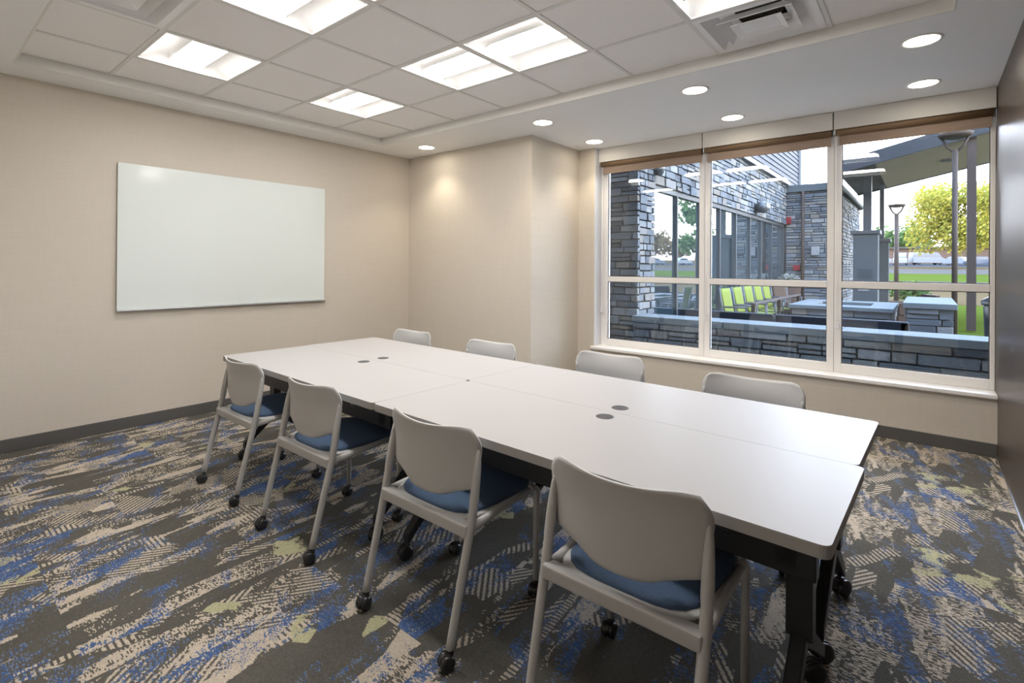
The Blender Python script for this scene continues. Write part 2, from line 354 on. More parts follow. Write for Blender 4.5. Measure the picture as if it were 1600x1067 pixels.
# ------------------------------------------------------------------ room shell
XR, YB, YW, XB, HC, HT = 5.324, 4.035, 4.92, 1.89, 2.63, 2.70
YN = -0.45
JX = 2.095; YO = 5.22
struct('floor', B(-.15, XR+.15, YN-.15, YO, -.12, 0), 'carpet', label='patterned carpet in dark grey, beige, blue and olive')
wl = struct('wall_left', B(-.15, 0, YN-.15, YB+.05, 0, 3.0), 'wallcovering')
wf = struct('wall_far', B(-.15, XB, YB, YO, 0, 3.0), 'wallcovering')
m = MB(); m.box(XB, JX, YW, YO, 0, 3.0); m.box(JX, XR, YW, YO, 0, .41); m.box(JX, XR, 5.08, YO, 2.52, 3.0)
ww = struct('wall_window', m, 'wallcovering')
part('jamb_lining', B(JX, JX+.006, YW+.003, 5.09, .44, HC), 'white_paint', ww)
wr = struct('wall_right', B(XR, XR+.15, YN-.15, YO+.03, 0, 3.0), 'dark_wood', label='dark wood panelled wall')
part('floor_strip', B(XR-.006, XR, YN, YW, 0, .012), 'metal_trim', wr)
struct('wall_behind', B(-.15, XR+.15, YN-.15, YN, 0, 3.0), 'wallcovering')
for side, box in (('left', (0, .012, YN, YB, 0, .093)), ('far', (0, XB+.012, YB-.012, YB, 0, .093)), ('return', (XB, XB+.012, YB, YW, 0, .093)), ('window', (XB, XR, YW-.012, YW, 0, .093))):
    struct('baseboard_'+side, B(*box), 'baseboard_rubber', 0.004)

# ceiling: drywall soffit ring, tray fascia, grid and tiles
TX0, TX1, TY0, TY1 = .315, 5.05, .48, 3.395
m = MB()
for a in ((-.15, XR+.15, YN-.15, TY0), (-.15, XR+.15, TY1, YO), (-.15, TX0, TY0, TY1), (TX1, XR+.15, TY0, TY1)): m.box(*a, HC, 3.0)
ceil = struct('ceiling', m, 'soffit_paint')
part('ceiling_backing', B(TX0, TX1, TY0, TY1, HT+.12, 3.0), 'duct_dark', ceil)
m = MB()
for a in ((TX0, TX1, TY0, TY0+.012), (TX0, TX1, TY1-.012, TY1), (TX0, TX0+.012, TY0, TY1), (TX1-.012, TX1, TY0, TY1)): m.box(*a, HC-.002, HT+.02)
part('tray_fascia', m, 'fascia_paint', ceil, 0.002)
S = .6096; GX = [TX0+.012]+[.2395+S*i for i in range(1, 8)]+[TX1-.012]; GY = [TY0+.012]+[.992+S*j for j in range(4)]+[TY1-.012]
m = MB()
for x in GX[1:-1]: m.box(x-.012, x+.012, GY[0], GY[-1], HT-.004, HT+.03)
for y in GY[1:-1]: m.box(GX[0], GX[-1], y-.012, y+.012, HT-.0035, HT+.03)
part('ceiling_grid', m, 'grid_paint', ceil, kind='stuff')
LIGHTS = {(1, 1), (1, 3), (3, 1), (4, 1), (3, 3), (4, 3), (6, 3), (6, 1)}
VENTS = {(6, 4), (2, 0)}
for i in range(len(GX)-1):
    for j in range(len(GY)-1):
        if (i, j) in LIGHTS or (i, j) in VENTS: continue
        x0, x1, y0, y1 = GX[i]+.004, GX[i+1]-.004, GY[j]+.004, GY[j+1]-.004
        part('ceiling_tile', B(x0, x1, y0, y1, HT+.002, HT+.018), 'ceiling_tile', ceil)

# troffer lights
def troffer():
    t = thing('ceiling_light', 'square recessed ceiling light', 'light'); h = S/2-.013
    fr = MB()
    for a in ((-h, h, -h, -h+.014), (-h, h, h-.014, h), (-h, -h+.014, -h, h), (h-.014, h, -h, h)): fr.box(*a, -.004, .012)
    part('frame', fr, 'reflector_white', t, .002)
    g = h-.014; lw = .105
    def prof(y):
        u = min(1, max(0, (abs(y)-lw)/(g-lw))); return .036*(1-u)+.006*u+.026*math.sin(PI*u)**.8
    for s in (-1, 1):
        def fn(u, v, s=s):
            y = s*(lw+(g-lw)*v); endf = min(1, (g-abs(-g+2*g*u))/.07); return (-g+2*g*u, y, .004+(prof(y)-.004)*max(.0, endf)**.6)
        part('reflector', MB().grid(fn, 28, 10), 'reflector_white', t)
    def lens(u, v):
        y = -lw+2*lw*v; x = -g+2*g*u; endf = min(1, (g-abs(x))/.03); return (x, y, .002+.034*(y/lw)**2*max(0, endf)**.6)
    part('lens', MB().grid(lens, 28, 10), 'troffer_lens', t, label='glowing lens strip')
    part('housing', B(-g-.004, g+.004, -g-.004, g+.004, .092, .11), 'reflector_white', t)
    return t
LBL = {(1, 1): 'square recessed ceiling light nearest the whiteboard, left of the others', (1, 3): 'small looking square ceiling light above the far corner, beyond the whiteboard', (3, 1): 'square ceiling light cut by the top edge, left of a joined pair',
       (4, 1): 'square ceiling light barely showing at the top edge behind its neighbour', (3, 3): 'left half of the joined pair of square ceiling lights in mid ceiling', (4, 3): 'right half of the joined pair of square ceiling lights in mid ceiling',
       (6, 3): 'square ceiling light directly beside the square air diffuser near the window', (6, 1): 'square ceiling light above the camera, out at the near right of the tray'}
tr0 = troffer(); first = True
for (i, j) in sorted(LIGHTS):
    o = tr0 if first else copy_tree(tr0); first = False
    o.location = ((GX[i]+GX[i+1])/2, (GY[j]+GY[j+1])/2, HT); tag(o, LBL[(i, j)], 'light', 'square recessed ceiling lights')
# air diffusers: stepped square louvres
def pyramid_ring(mb, h0x, h0y, h1x, h1y, z0, z1, th=.004):
    a = [(-h0x, -h0y), (h0x, -h0y), (h0x, h0y), (-h0x, h0y)]; c = [(-h1x, -h1y), (h1x, -h1y), (h1x, h1y), (-h1x, h1y)]
    vs = [(*p, z0) for p in a]+[(*p, z1) for p in c]+[(*p, z0+th) for p in a]+[(*p, z1+th) for p in c]; fs = []
    for k in range(4):
        n = (k+1) % 4; fs += [(k, n, 4+n, 4+k), (8+n, 8+k, 12+k, 12+n), (k, 8+k, 8+n, n), (4+k, 4+n, 12+n, 12+k)]
    mb.add(vs, fs)
def diffuser(i, j, label):
    x0, x1, y0, y1 = GX[i]+.01, GX[i+1]-.01, GY[j]+.01, GY[j+1]-.01
    t = thing('air_diffuser', label, 'vent', ((x0+x1)/2, (y0+y1)/2, HT), group='square ceiling air diffusers'); hx, hy = (x1-x0)/2, (y1-y0)/2
    m = MB(); pyramid_ring(m, hx, hy, hx-.035, hy-.035, -.004, -.004); pyramid_ring(m, hx-.035, hy-.035, hx-.09, hy-.09, -.004, .07); pyramid_ring(m, hx-.09, hy-.09, .12, .12, .07, .075); part('frame', m, 'diffuser_metal', t)
    m = MB(); pyramid_ring(m, hx-.105, hy-.105, hx-.15, hy-.15, -.012, .035); part('louvre', m, 'diffuser_metal', t)
    m = MB(); pyramid_ring(m, hx-.165, hy-.165, hx-.20, hy-.20, -.016, -.004); m.box(-hx+.20, hx-.20, -hy+.20, hy-.20, -.006, -.002); part('centre_plate', m, 'diffuser_metal', t)
    m = MB(); m.lathe([(.0, .10), (.125, .10), (.125, .074)], n=28); part('duct_collar', m, 'duct_dark', t)
diffuser(6, 4, 'square metal air diffuser in the ceiling beside the window side light')
diffuser(2, 0, 'square air diffuser at the top left, cut by the photo edge')

# downlights
def downlight(x, y, label):
    t = thing('downlight', label, 'light', (x, y, HC), group='round recessed downlights in the soffit')
    part('trim_ring', MB().lathe([(.082, -.001), (.086, -.005), (.098, -.004), (.100, 0), (.082, 0)], n=36), 'reflector_white', t)
    part('lens', MB().lathe([(0, -.0025), (.05, -.003), (.083, -.002)], n=36), 'downlight_lens', t)
    l = bpy.data.lights.new('downlight_beam', 'SPOT'); l.energy = DOWNLIGHT_W; l.color = (1, .87, .68); l.spot_size = 1.9; l.spot_blend = .7; l.shadow_soft_size = .06
    link('beam', l, t, (0, 0, -.012))
for x, y, lb in ((.637, 3.75, 'round downlight over the far corner, farthest left of all'), (2.227, 3.75, 'round downlight just in front of the jutting wall corner'), (2.235, 4.66, 'round downlight close to the left end of the window'),
                 (3.607, 3.75, 'round downlight in the middle of the soffit, left of the one nearer the window'), (3.62, 4.645, 'round downlight close above the middle window shade'), (4.909, 3.73, 'round downlight nearest the camera at the right, the largest in view'), (4.913, 4.61, 'round downlight above the right window shade')):
    downlight(x, y, lb)

# ------------------------------------------------------------------ windows, sill, shades
FY0, FY1, GYL = 5.075, 5.135, 5.105
EDG = [JX+.006, 3.243, 4.328, XR-.001]
HW = .052
for k in range(3):
    x0, x1 = EDG[k]+(0 if k == 0 else HW*.02), EDG[k+1]
    lw0 = .075 if k == 0 else HW; lw1 = .028 if k == 2 else HW
    w = struct('window_%d' % (k+1), MB().box(x0, x0+lw0, FY0, FY1, .44, 2.515).box(x1-lw1, x1-.001, FY0, FY1, .44, 2.515), 'aluminium_white', .003)
    g0, g1 = x0+lw0, x1-lw1
    part('bottom_rail', B(g0, g1, FY0, FY1, .44, .515), 'aluminium_white', w, .003)
    part('meeting_rail', B(g0, g1, FY0-.004, FY1, 1.153, 1.210), 'aluminium_white', w, .003)
    part('top_rail', B(g0, g1, FY0, FY1, 2.45, 2.515), 'aluminium_white', w, .003)
    part('pane', B(g0, g1, GYL-.003, GYL, .515, 1.153), 'window_glass', w)
    part('pane', B(g0, g1, GYL-.003, GYL, 1.210, 2.45), 'window_glass', w)
    m = MB()
    for zz in ((.515, .521), (1.147, 1.153), (1.21, 1.216)): m.box(g0, g1, GYL-.012, GYL-.004, *zz)
    for xx in ((g0, g0+.006), (g1-.006, g1)): m.box(*xx, GYL-.012, GYL-.004, .515, 2.45)
    part('gasket', m, 'duct_dark', w)
struct('trim_1', B(JX-.03, XR, 4.885, FY0, .41, .44), 'sill_white', .006, label='white window sill')
names = ['roller shade with brown fabric over the left window pane', 'roller shade with brown fabric over the middle window pane', 'roller shade with brown fabric over the right window pane']
for k in range(3):
    x0, x1 = EDG[k]+(.004 if k == 0 else .004), EDG[k+1]-.004
    t = thing('roller_shade', names[k], 'window shade', ((x0+x1)/2, 4.99, 2.47), group='brown roller shades above the windows'); w = (x1-x0)/2
    part('fascia', B(-w, w, 0, .012, .01, .158), 'fascia_paint', t, .002, label='off-white front fascia')
    part('fabric_roll', MB().tube([(-w+.012, .050, -.004), (w-.012, .050, -.004)], .036, 20), 'shade_fabric', t)
    part('fabric', B(-w+.02, w-.02, .052, .055, -.108, .0), 'shade_hem', t)
    part('hem_bar', B(-w+.02, w-.02, .047, .06, -.118, -.10), 'shade_hem', t, .002)
    part('bracket', B(-w, -w+.01, .012, .08, -.03, .10), 'tray_metal', t)
    cx = -w+.012
    part('bead_chain', MB().tube([(cx+.012, .035, -.02), (cx+.012, .035, -1.62), (cx+.016, .04, -1.65), (cx+.02, .045, -1.62), (cx+.02, .045, -.02)], .0022, 6), 'clear_plastic', t)
    part('chain_clip', MB().box(cx+.002, cx+.030, .03, .05, -1.66, -1.60), 'clear_plastic', t, .006, 3)

# whiteboard
t = thing('whiteboard', 'large pale glass whiteboard mounted on the beige wall', 'whiteboard', (0, 2.0, 1.535))
part('panel', B(.014, .022, -.89, .888, -.583, .583), 'whiteboard_glass', t, .002)
part('pen_tray', B(.006, .040, -.89, .905, -.596, -.584), 'tray_metal', t, .003)
for yy in (-.7, .7):
    for zz in (-.4, .4): part('standoff', B(.001, .0135, yy-.02, yy+.02, zz-.02, zz+.02), 'tray_metal', t)

# ------------------------------------------------------------------ conference tables
TZ = .70; TL = 1.762; TD = .608; RT = -.0262
def caster_mb(x, y, z0, r=.030, w=.046, a=0.0):
    m = MB(); c, s = math.cos(a), math.sin(a)
    def wheel(off):
        mm = MB().lathe([(0, -.012), (r*.55, -.012), (r*.9, -.009), (r, -.004), (r, .004), (r*.9, .009), (r*.55, .012), (0, .012)], n=18, axis='x')
        vs = [(p[0]+off, p[1]-.012, p[2]+r) for p in mm.v]; m.add([(x+c*p[0]-s*p[1], y+s*p[0]+c*p[1], p[2]) for p in vs], mm.f, True)
    wheel(-w*.30); wheel(w*.30)
    hood = MB().prism([(r*math.cos(t)*1.04-.012, r*math.sin(t)*1.04+r) for t in [PI*k/10 for k in range(11)]], -.006, .006, 'x')
    m.add([(x+c*p[0]-s*p[1], y+s*p[0]+c*p[1], p[2]) for p in hood.v], hood.f)
    m.tube([(x, y, r), (x, y, z0)], .008, 10); m.tube([(x, y, r*1.7), (x, y, r*2.15)], .014, 12)
    return m
def make_table():
    t = thing('conference_table', 'x', 'table')
    hx, hy = TL/2-.001, TD/2-.001
    top = part('tabletop', MB().prism(roundrect(-hx, hx, -hy, hy, .022), TZ-.004, TZ), 'white_laminate', t)
    part('edge_band', MB().prism(roundrect(-hx, hx, -hy, hy, .022), TZ-.032, TZ-.0041), 'edge_band', top)
    part('beam', MB().box(-hx+.05, hx-.05, -.17, -.13, TZ-.165, TZ-.04), 'black_steel', t, .004)
    part('crossbar', MB().box(-hx+.09, hx-.09, .02, .06, TZ-.11, TZ-.06), 'black_steel', t, .004)
    for s in (-1, 1):
        x = s*(hx-.118)
        lg = part('leg', MB().box(x-.034, x+.034, -.02, .03, .285, TZ-.036), 'black_steel', t, .004)
        part('bracket', MB().box(x-.05, x+.05, -.17, .16, TZ-.052, TZ-.033).box(x-.028, x+.028, -.17, -.02, TZ-.15, TZ-.05), 'black_steel', lg, .003)
        for d in (-1, 1):
            yy = .03+d*.235
            m = MB().add([(x-.02, .005, .255), (x+.02, .005, .255), (x+.02, .005, .325), (x-.02, .005, .325), (x-.02, yy, .075), (x+.02, yy, .075), (x+.02, yy, .118), (x-.02, yy, .118)], [(0,1,2,3),(7,6,5,4),(0,4,5,1),(1,5,6,2),(2,6,7,3),(3,7,4,0)])
            part('foot', m, 'black_steel', lg, .004)
            part('caster', caster_mb(x, yy-d*.012, .08, .034, .052, random.uniform(-1.2, 1.2)), 'black_plastic', lg)
    part('flip_handle', MB().tube([(hx-.20, -.18, TZ-.06), (hx-.20, -.235, TZ-.065), (hx-.24, -.245, TZ-.068), (hx-.28, -.235, TZ-.065)], .006, 8), 'black_plastic', t)
    part('grommet', MB().lathe([(0, TZ+.0016), (.030, TZ+.0018), (.036, TZ+.0016), (.038, TZ+.0003)], .0, .225, 24), 'grommet_grey', t, label='round grey cable grommet')
    return t
tb = make_table()
cxm, cym = 3.021, 1.9725
tabs = [(-1, -1, 'white topped folding table at the whiteboard end, chairs with blue seats along it'), (1, -1, 'white topped folding table nearest the camera, its corner at lower right'), (-1, 1, 'white topped table of the window side row, at the whiteboard end'), (1, 1, 'white topped table of the window side row, reaching toward the dark wall')]
for k, (sx, sy, lb) in enumerate(tabs):
    o = tb if k == 0 else copy_tree(tb)
    lx, ly = sx*TL/2, sy*TD/2
    o.location = (cxm+lx*math.cos(RT)-ly*math.sin(RT)*0, cym+lx*math.sin(RT)+ly, 0); o.rotation_euler = (0, 0, RT+(PI if sy > 0 else 0)); tag(o, lb, 'table', 'white conference tables pushed together')

# ------------------------------------------------------------------ chairs
def make_chair():
    t = thing('conference_chair', 'x', 'chair')
    W = .236
    # rear legs run on as back uprights
    for s in (-1, 1):
        pts = []; rs = []
        path = [(0.0, .062), (.05, .25), (.092, .425)]
        n = 10
        for k in range(n+1):
            u = k/n; y = .0+.092*u; z = .062+(.425-.062)*u; pts.append((s*(W-.004*(1-u)), y, z)); rs.append(.014+.0015*u)
        for k in range(1, 9):   # ribbed grip section
            z = .425+.008*k; pts.append((s*W, .092+.0016*k, z)); rs.append(.0165 if k % 2 else .0150)
        for k in range(1, 9):
            u = k/8; pts.append((s*(W-.003*u), .105+.030*u, .490+.190*u)); rs.append(.0165-.0095*u**3)
        lg = part('leg', MB().tube(pts, rs, 14), 'chair_frame', t)
        part('caster', caster_mb(s*(W-.004), 0.0, .07, .026, .042, random.uniform(-.4, .9)), 'black_plastic', lg)
        lf = part('leg', MB().tube([(s*(W-.01), .485, .062), (s*(W-.01), .485, .40), (s*(W-.01), .482, .425), (s*(W-.01), .465, .437), (s*(W-.008), .43, .438)], .0125, 14), 'chair_frame', t)
        part('caster', caster_mb(s*(W-.01), .485, .07, .026, .042, random.uniform(-.4, .9)), 'black_plastic', lf)
        part('side_rail', MB().tube([(s*(W-.006), .09, .418), (s*(W-.008), .25, .430), (s*(W-.009), .45, .437)], [.016, .014, .0125], 12), 'chair_frame', t)
    part('rear_bar', B(-W, W, .068, .112, .392, .438), 'chair_frame', t, .010, 3)
    part('front_bar', MB().tube([(-W+.01, .475, .425), (W-.01, .475, .425)], .011, 10), 'chair_frame', t)
    # seat pan and cushion: rounded-square domes
    def dome(hx, y0, y1, z0, h, pw=4.0):
        cy, hy = (y0+y1)/2, (y1-y0)/2
        mb = MB(); n = 40; rings = 9; vs = []; fs = []
        prof = [(0.96, -h*.9), (.99, -h*.5)]+[(math.cos(a)**.75, h*math.sin(a)) for a in [PI/2*k/(rings-1) for k in range(rings-1)]]
        for r, z in prof:
            for k in range(n):
                a = 2*PI*k/n; c, s_ = math.cos(a), math.sin(a); q = (abs(c)**pw+abs(s_)**pw)**(-1/pw); yy = cy+hy*r*q*s_
                vs.append((hx*r*q*c*(1.0-.05*(yy-cy)/hy*(-1)), yy, z0+z))
        m_ = len(prof)
        for i in range(m_-1):
            for k in range(n): fs.append((i*n+k, i*n+(k+1) % n, (i+1)*n+(k+1) % n, (i+1)*n+k))
        fs.append(tuple(range(n))[::-1]); fs.append(tuple((m_-1)*n+k for k in range(n)))
        return mb.add(vs, fs, True)
    part('seat_pan', dome(.222, .075, .53, .434, .012, 5.0), 'chair_plastic', t)
    part('seat_cushion', dome(.212, .098, .52, .447, .030, 4.2), 'cushion_fabric', t)
    # backrest shell
    def shell(u, v):
        def pt(u, v):
            s = 2*u-1; z = .490+.258*v
            w = .212+.030*min(1, v/.7)
            if v < .26: w *= 1-.30*(1-v/.26)**2.2
            if v > .72: w *= 1-.13*((v-.72)/.28)**3
            ctr = .092+.004*v-.030*max(0, (v-.55)/.45)**2.0
            y = ctr+(.040+.014*v)*abs(s)**2.3
            zz = z+.020*v**3*abs(s)**2-.020*abs(s)**8*max(0, v-.7)/.3
            if v < .2: zz += .045*abs(s)**3*(1-v/.2)
            return Vector((s*w, y, zz))
        e = 1e-3; p = pt(u, v); du = pt(min(1, u+e), v)-pt(max(0, u-e), v); dv = pt(u, min(1, v+e))-pt(u, max(0, v-e)); n = du.cross(dv).normalized()
        return p, -n
    part('backrest', solidify(shell, 24, 20, .007), 'chair_plastic', t)
    return t
ch = make_chair()
near = [(1.79, 1.195, 'grey chair with blue seat nearest the whiteboard wall, first in the near row', .0), (2.60, 1.180, 'grey chair with blue seat, second of the near row from the whiteboard', .0), (3.498, 1.160, 'grey chair with blue seat, third of the near row, beside the cut off one', .0), (4.288, 1.155, 'largest grey chair with blue seat in the foreground, feet cut by the bottom edge', 0.0)]
far = [(1.52, 2.955, 'grey chair back across the table, smallest and nearest the whiteboard wall'), (2.44, 2.935, 'grey chair back across the table in front of the jutting beige wall'), (3.36, 3.045, 'grey chair back across the table near the left end of the window sill'), (4.247, 2.90, 'widest grey chair back across the table, under the window at right')]
k = 0
for x, y, lb, rz in near:
    o = ch if k == 0 else copy_tree(ch); k += 1
    o.location = (x, y, 0); o.rotation_euler = (0, 0, rz); tag(o, lb, 'chair', 'grey conference chairs with blue seats')
for x, y, lb in far:
    o = copy_tree(ch); o.location = (x, y, 0); o.rotation_euler = (0, 0, PI); tag(o, lb, 'chair', 'grey conference chairs with blue seats')

# ------------------------------------------------------------------ outdoors
def stone_mesh(seed):
    r = random.Random(seed); bm = bmesh.new(); bmesh.ops.create_cube(bm, size=1.0)
    for v in bm.verts: v.co += Vector((r.uniform(-.02, .02), r.uniform(-.04, .04), r.uniform(-.05, .05)))
    bmesh.ops.bevel(bm, geom=bm.edges, offset=.05, segments=1, affect='EDGES')
    for v in bm.verts: v.co.y += r.uniform(-.06, .06) if v.co.y < 0 else 0
    me = bpy.data.meshes.new('stone'); bm.to_mesh(me); bm.free(); me.materials.append(MATS['ledge_stone']); return me
POOL = [stone_mesh(s) for s in range(8)]
def lay(width, height, h_rng, l_rng, r):
    out = []; z = 0
    while z < height-.02:
        h = min(r.uniform(*h_rng), height-z)
        if height-z-h < h_rng[0]*.6: h = height-z
        x = 0
        while x < width-.01:
            l = r.uniform(*l_rng)
            if width-x-l < l_rng[0]*.6: l = width-x
            if h > h_rng[1]*.8 and r.random() < .35:
                hs = h*r.uniform(.4, .6); out.append((x, z, l, hs)); out.append((x, z+hs, l, h-hs))
            else: out.append((x, z, l, h))
            x += l
        z += h
    return out
def stones(parent, org, ux, nx, width, height, seed, h_rng=(.06, .15), l_rng=(.14, .5), limit=300, depth=.06):
    """stones on a face: org = lower left corner, ux along the face, nx outward normal"""
    r = random.Random(seed); lst = lay(width, height, h_rng, l_rng, r); ux, nx, org = Vector(ux), Vector(nx), Vector(org)
    rot = Matrix((ux, -nx, Vector((0, 0, 1)))).transposed().to_euler(); g = .017; rest = MB()
    cam = Vector((4.94, 0, 1.32)); lst.sort(key=lambda q: (org+ux*(q[0]+q[2]/2)+Vector((0, 0, q[1]))-cam).length)
    for k, (x, z, l, h) in enumerate(lst):
        p = org+ux*(x+l/2)+Vector((0, 0, z+h/2))+nx*(r.uniform(-.008, .016))
        if k < limit:
            o = link('stone', r.choice(POOL), parent); o.location = p; o.rotation_euler = rot; o.scale = (l-g, depth, h-g)
        else:
            me = r.choice(POOL); M = Matrix.Translation(p) @ rot.to_matrix().to_4x4() @ Matrix.Diagonal((l-g, depth, h-g, 1))
            rest.add([M @ v.co for v in me.vertices], [tuple(f.vertices) for f in me.polygons])
    if rest.v: part('stonework', rest, 'ledge_stone', parent, kind='stuff')

# ground: patio slab, rising lawn, road, parking
def ground_z(y): return -.02 if y < 25 else -.02+.0205*(y-25)
ter = struct('ground', B(-30, 70, YO+.01, 25, -.3, -.03), 'grass', label='lawn around the patio')
def strip(name, y0, y1, mat, x0=-60, x1=140, dz=0.0):
    m = MB(); n = 6
    for k in range(n):
        a, c = y0+(y1-y0)*k/n, y0+(y1-y0)*(k+1)/n
        m.add([(x0, a, ground_z(a)+dz), (x1, a, ground_z(a)+dz), (x1, c, ground_z(c)+dz), (x0, c, ground_z(c)+dz), (x0, a, -1.5), (x1, a, -1.5), (x1, c, -1.5), (x0, c, -1.5)], [(0, 1, 2, 3), (4, 5, 1, 0), (6, 7, 3, 2), (5, 6, 2, 1), (7, 4, 0, 3)])
    return struct(name, m, mat)
strip('lawn', 25, 36, 'dry_grass'); strip('pavement_walk', 36, 46, 'pavement'); strip('grass_verge', 46, 64, 'grass'); strip('road', 64, 86, 'pavement'); strip('parking_verge', 86, 100, 'dry_grass'); strip('parking_lot', 100, 135, 'asphalt'); strip('far_field', 135, 260, 'dry_grass')
struct('patio', B(-4, 5.25, YO+.02, 24, -.03, 0), 'patio_concrete')
struct('patio_path', B(5.25, 12, YO+.02, 9.6, -.03, 0), 'patio_concrete')

struct('facade_sky_block', MB().box(-6, 12, YO-.25, YO+.02, 3.0, 6.5).box(-6, 12, YN-.2, YO-.25, 3.01, 3.3).box(XR+.16, 12, YO-.25, YO+.02, -.02, 3.0).box(-6, XB-.1, YO, YO+.02, -.02, 3.0), 'mortar', label='unseen outer wall and roof added over the window to block sky light')  # unseen upper storey and roof, added to darken the seat wall and pier fronts
# low stone seat wall just outside the window
LW = 6.18
t = thing('garden_wall', 'low stone wall with flat grey cap right outside the window', 'wall', (1.95, LW, 0))
part('core', B(0, 4.6, .05, .36, 0, .60), 'mortar', t)
stones(t, (0, .045, 0), (1, 0, 0), (0, -1, 0), 4.6, .60, 11, (.055, .115), (.16, .48), 300, .07)
for k in range(4): part('coping', B(k*1.15+.003, (k+1)*1.15-.003, -.03, .42, .60, .68), 'coping_stone', t, .008)

# wing with stone face and storefront glass
WX, WY0, WY1, HEAD, EAVE = 1.95, 6.30, 15.54, 2.42, 3.56
wing = struct('wall_wing', MB().box(WX-.9, WX-.05, WY0+.05, 6.80, 0, EAVE).box(WX-.3, WX-.05, 6.8, WY1, HEAD+.06, EAVE), 'mortar', label='stone faced wing of the building seen through the window')
stones(wing, (WX-.9, WY0+.03, 0), (1, 0, 0), (0, -1, 0), .92, EAVE, 21, (.06, .125), (.14, .36), 200, .06)
stones(wing, (WX-.02, WY0+.05, 0), (0, 1, 0), (1, 0, 0), .50, EAVE, 22, (.06, .15), (.10, .26), 140, .06)
stones(wing, (WX-.02, 6.80, HEAD+.07), (0, 1, 0), (1, 0, 0), WY1-6.80, EAVE-HEAD-.07, 23, (.07, .15), (.16, .42), 300, .06)
ys = [6.80, 7.79, 8.86, 9.92, 10.97, 12.05, 13.02, 14.1, 15.06, 15.45]
st = struct('window_4', B(WX-.10, WX-.02, 6.80, 15.45, HEAD, HEAD+.07), 'storefront_frame', label='storefront windows along the stone wing')
part('sill_rail', B(WX-.10, WX-.03, 6.80, 15.45, 0, .10), 'storefront_frame', st)
for y in ys: part('mullion', B(WX-.075, WX-.025, y-.022, y+.022, .1, HEAD), 'storefront_frame', st)
for a, c in zip(ys, ys[1:]): part('pane', B(WX-.075, WX-.065, a+.03, c-.03, .1, HEAD), 'storefront_glass', st)
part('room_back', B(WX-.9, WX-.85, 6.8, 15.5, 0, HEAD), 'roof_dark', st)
m = MB().box(WX-.35, WX+.10, WY0-.08, WY1, EAVE, EAVE+.10); part('roof_fascia', m, 'fascia_white', wing, .005)
part('upper_wall', B(WX-1.3, WX-.75, WY0, 22.0, EAVE, 7.2), 'siding_blue', wing)
for k in range(22): part('siding_board', MB().prism([(WX-.75, EAVE+.16*k), (WX-.72, EAVE+.16*k), (WX-.745, EAVE+.16*k+.16), (WX-.75, EAVE+.16*k+.16)], WY0, 21.6, 'y'), 'siding_blue', wing)
part('corner_board', B(WX-.82, WX-.66, 21.6, 23.0, EAVE, 7.2), 'fascia_white', wing)
t = thing('wall_light', 'rounded grey floodlight fixed to the stone wing above the glass', 'light', (WX, 12.3, 2.66))
part('backplate', B(0, .03, -.12, .12, -.10, .10), 'grey_steel', t, .01); part('head', MB().lathe([(0, -.17), (.10, -.16), (.13, -.08), (.13, .10), (.10, .17), (0, .17)], .15, .0, 18, 'y'), 'grey_steel', t); part('lens', B(.12, .285, -.15, .15, -.03, .09), 'white_plastic', t, .02)
t = thing('security_camera', 'small round dome camera high on the stone pier', 'camera', (WX+.01, 6.86, 2.66)); part('mount', MB().lathe([(0, .02), (.07, .02), (.07, .08), (0, .08)], .06, 0, 18), 'white_plastic', t); part('dome', MB().lathe([(.06, .02), (.055, -.02), (.03, -.05), (0, -.058)], .06, 0, 18), 'car_glass', t)
# far stone block closing the courtyard
XC = 3.10
fb = struct('wall_courtyard', B(WX-.3, XC-.04, WY1+.05, 21.6, 0, 3.36), 'mortar', label='far stone block closing the courtyard')
stones(fb, (WX, WY1+.03, 0), (1, 0, 0), (0, -1, 0), XC-WX, 3.36, 31, (.06, .13), (.16, .42), 120, .06)
stones(fb, (XC-.01, WY1, 0), (0, 1, 0), (1, 0, 0), 6.0, 3.36, 32, (.06, .14), (.2, .5), 40, .06)
part('cap', B(WX-.3, XC+.10, WY1-.06, 21.7, 3.36, 3.55), 'stucco_grey', fb, .01)
part('gutter', MB().tube([(XC+.14, WY1, 3.40), (XC+.14, 21.7, 3.40)], .05, 10), 'fascia_white', fb)
part('downspout', MB().tube([(2.37, WY1-.05, 3.36), (2.37, WY1-.05, .1)], .04, 10), 'bronze_metal', fb)
t = tag(link('fire_alarm', B(-.06, .06, -.05, 0, -.10, .10).mesh('fire_alarm', 'red_plastic', .01), None, (2.03, WY1-.01, 2.60)), 'small red alarm strobe high in the corner of the stone walls', 'alarm')
t = tag(link('fire_alarm', B(-.08, .08, -.05, 0, -.07, .07).mesh('fire_alarm', 'red_plastic', .01), None, (2.22, WY1-.01, 1.32)), 'small red box low on the far stone wall by the downspout', 'alarm')
t = tag(link('utility_box', B(-.09, .09, -.07, 0, -.12, .12).mesh('utility_box', 'white_plastic', .01), None, (2.66, WY1-.01, 1.77)), 'small white box on the far stone wall right of the downspout', 'box')

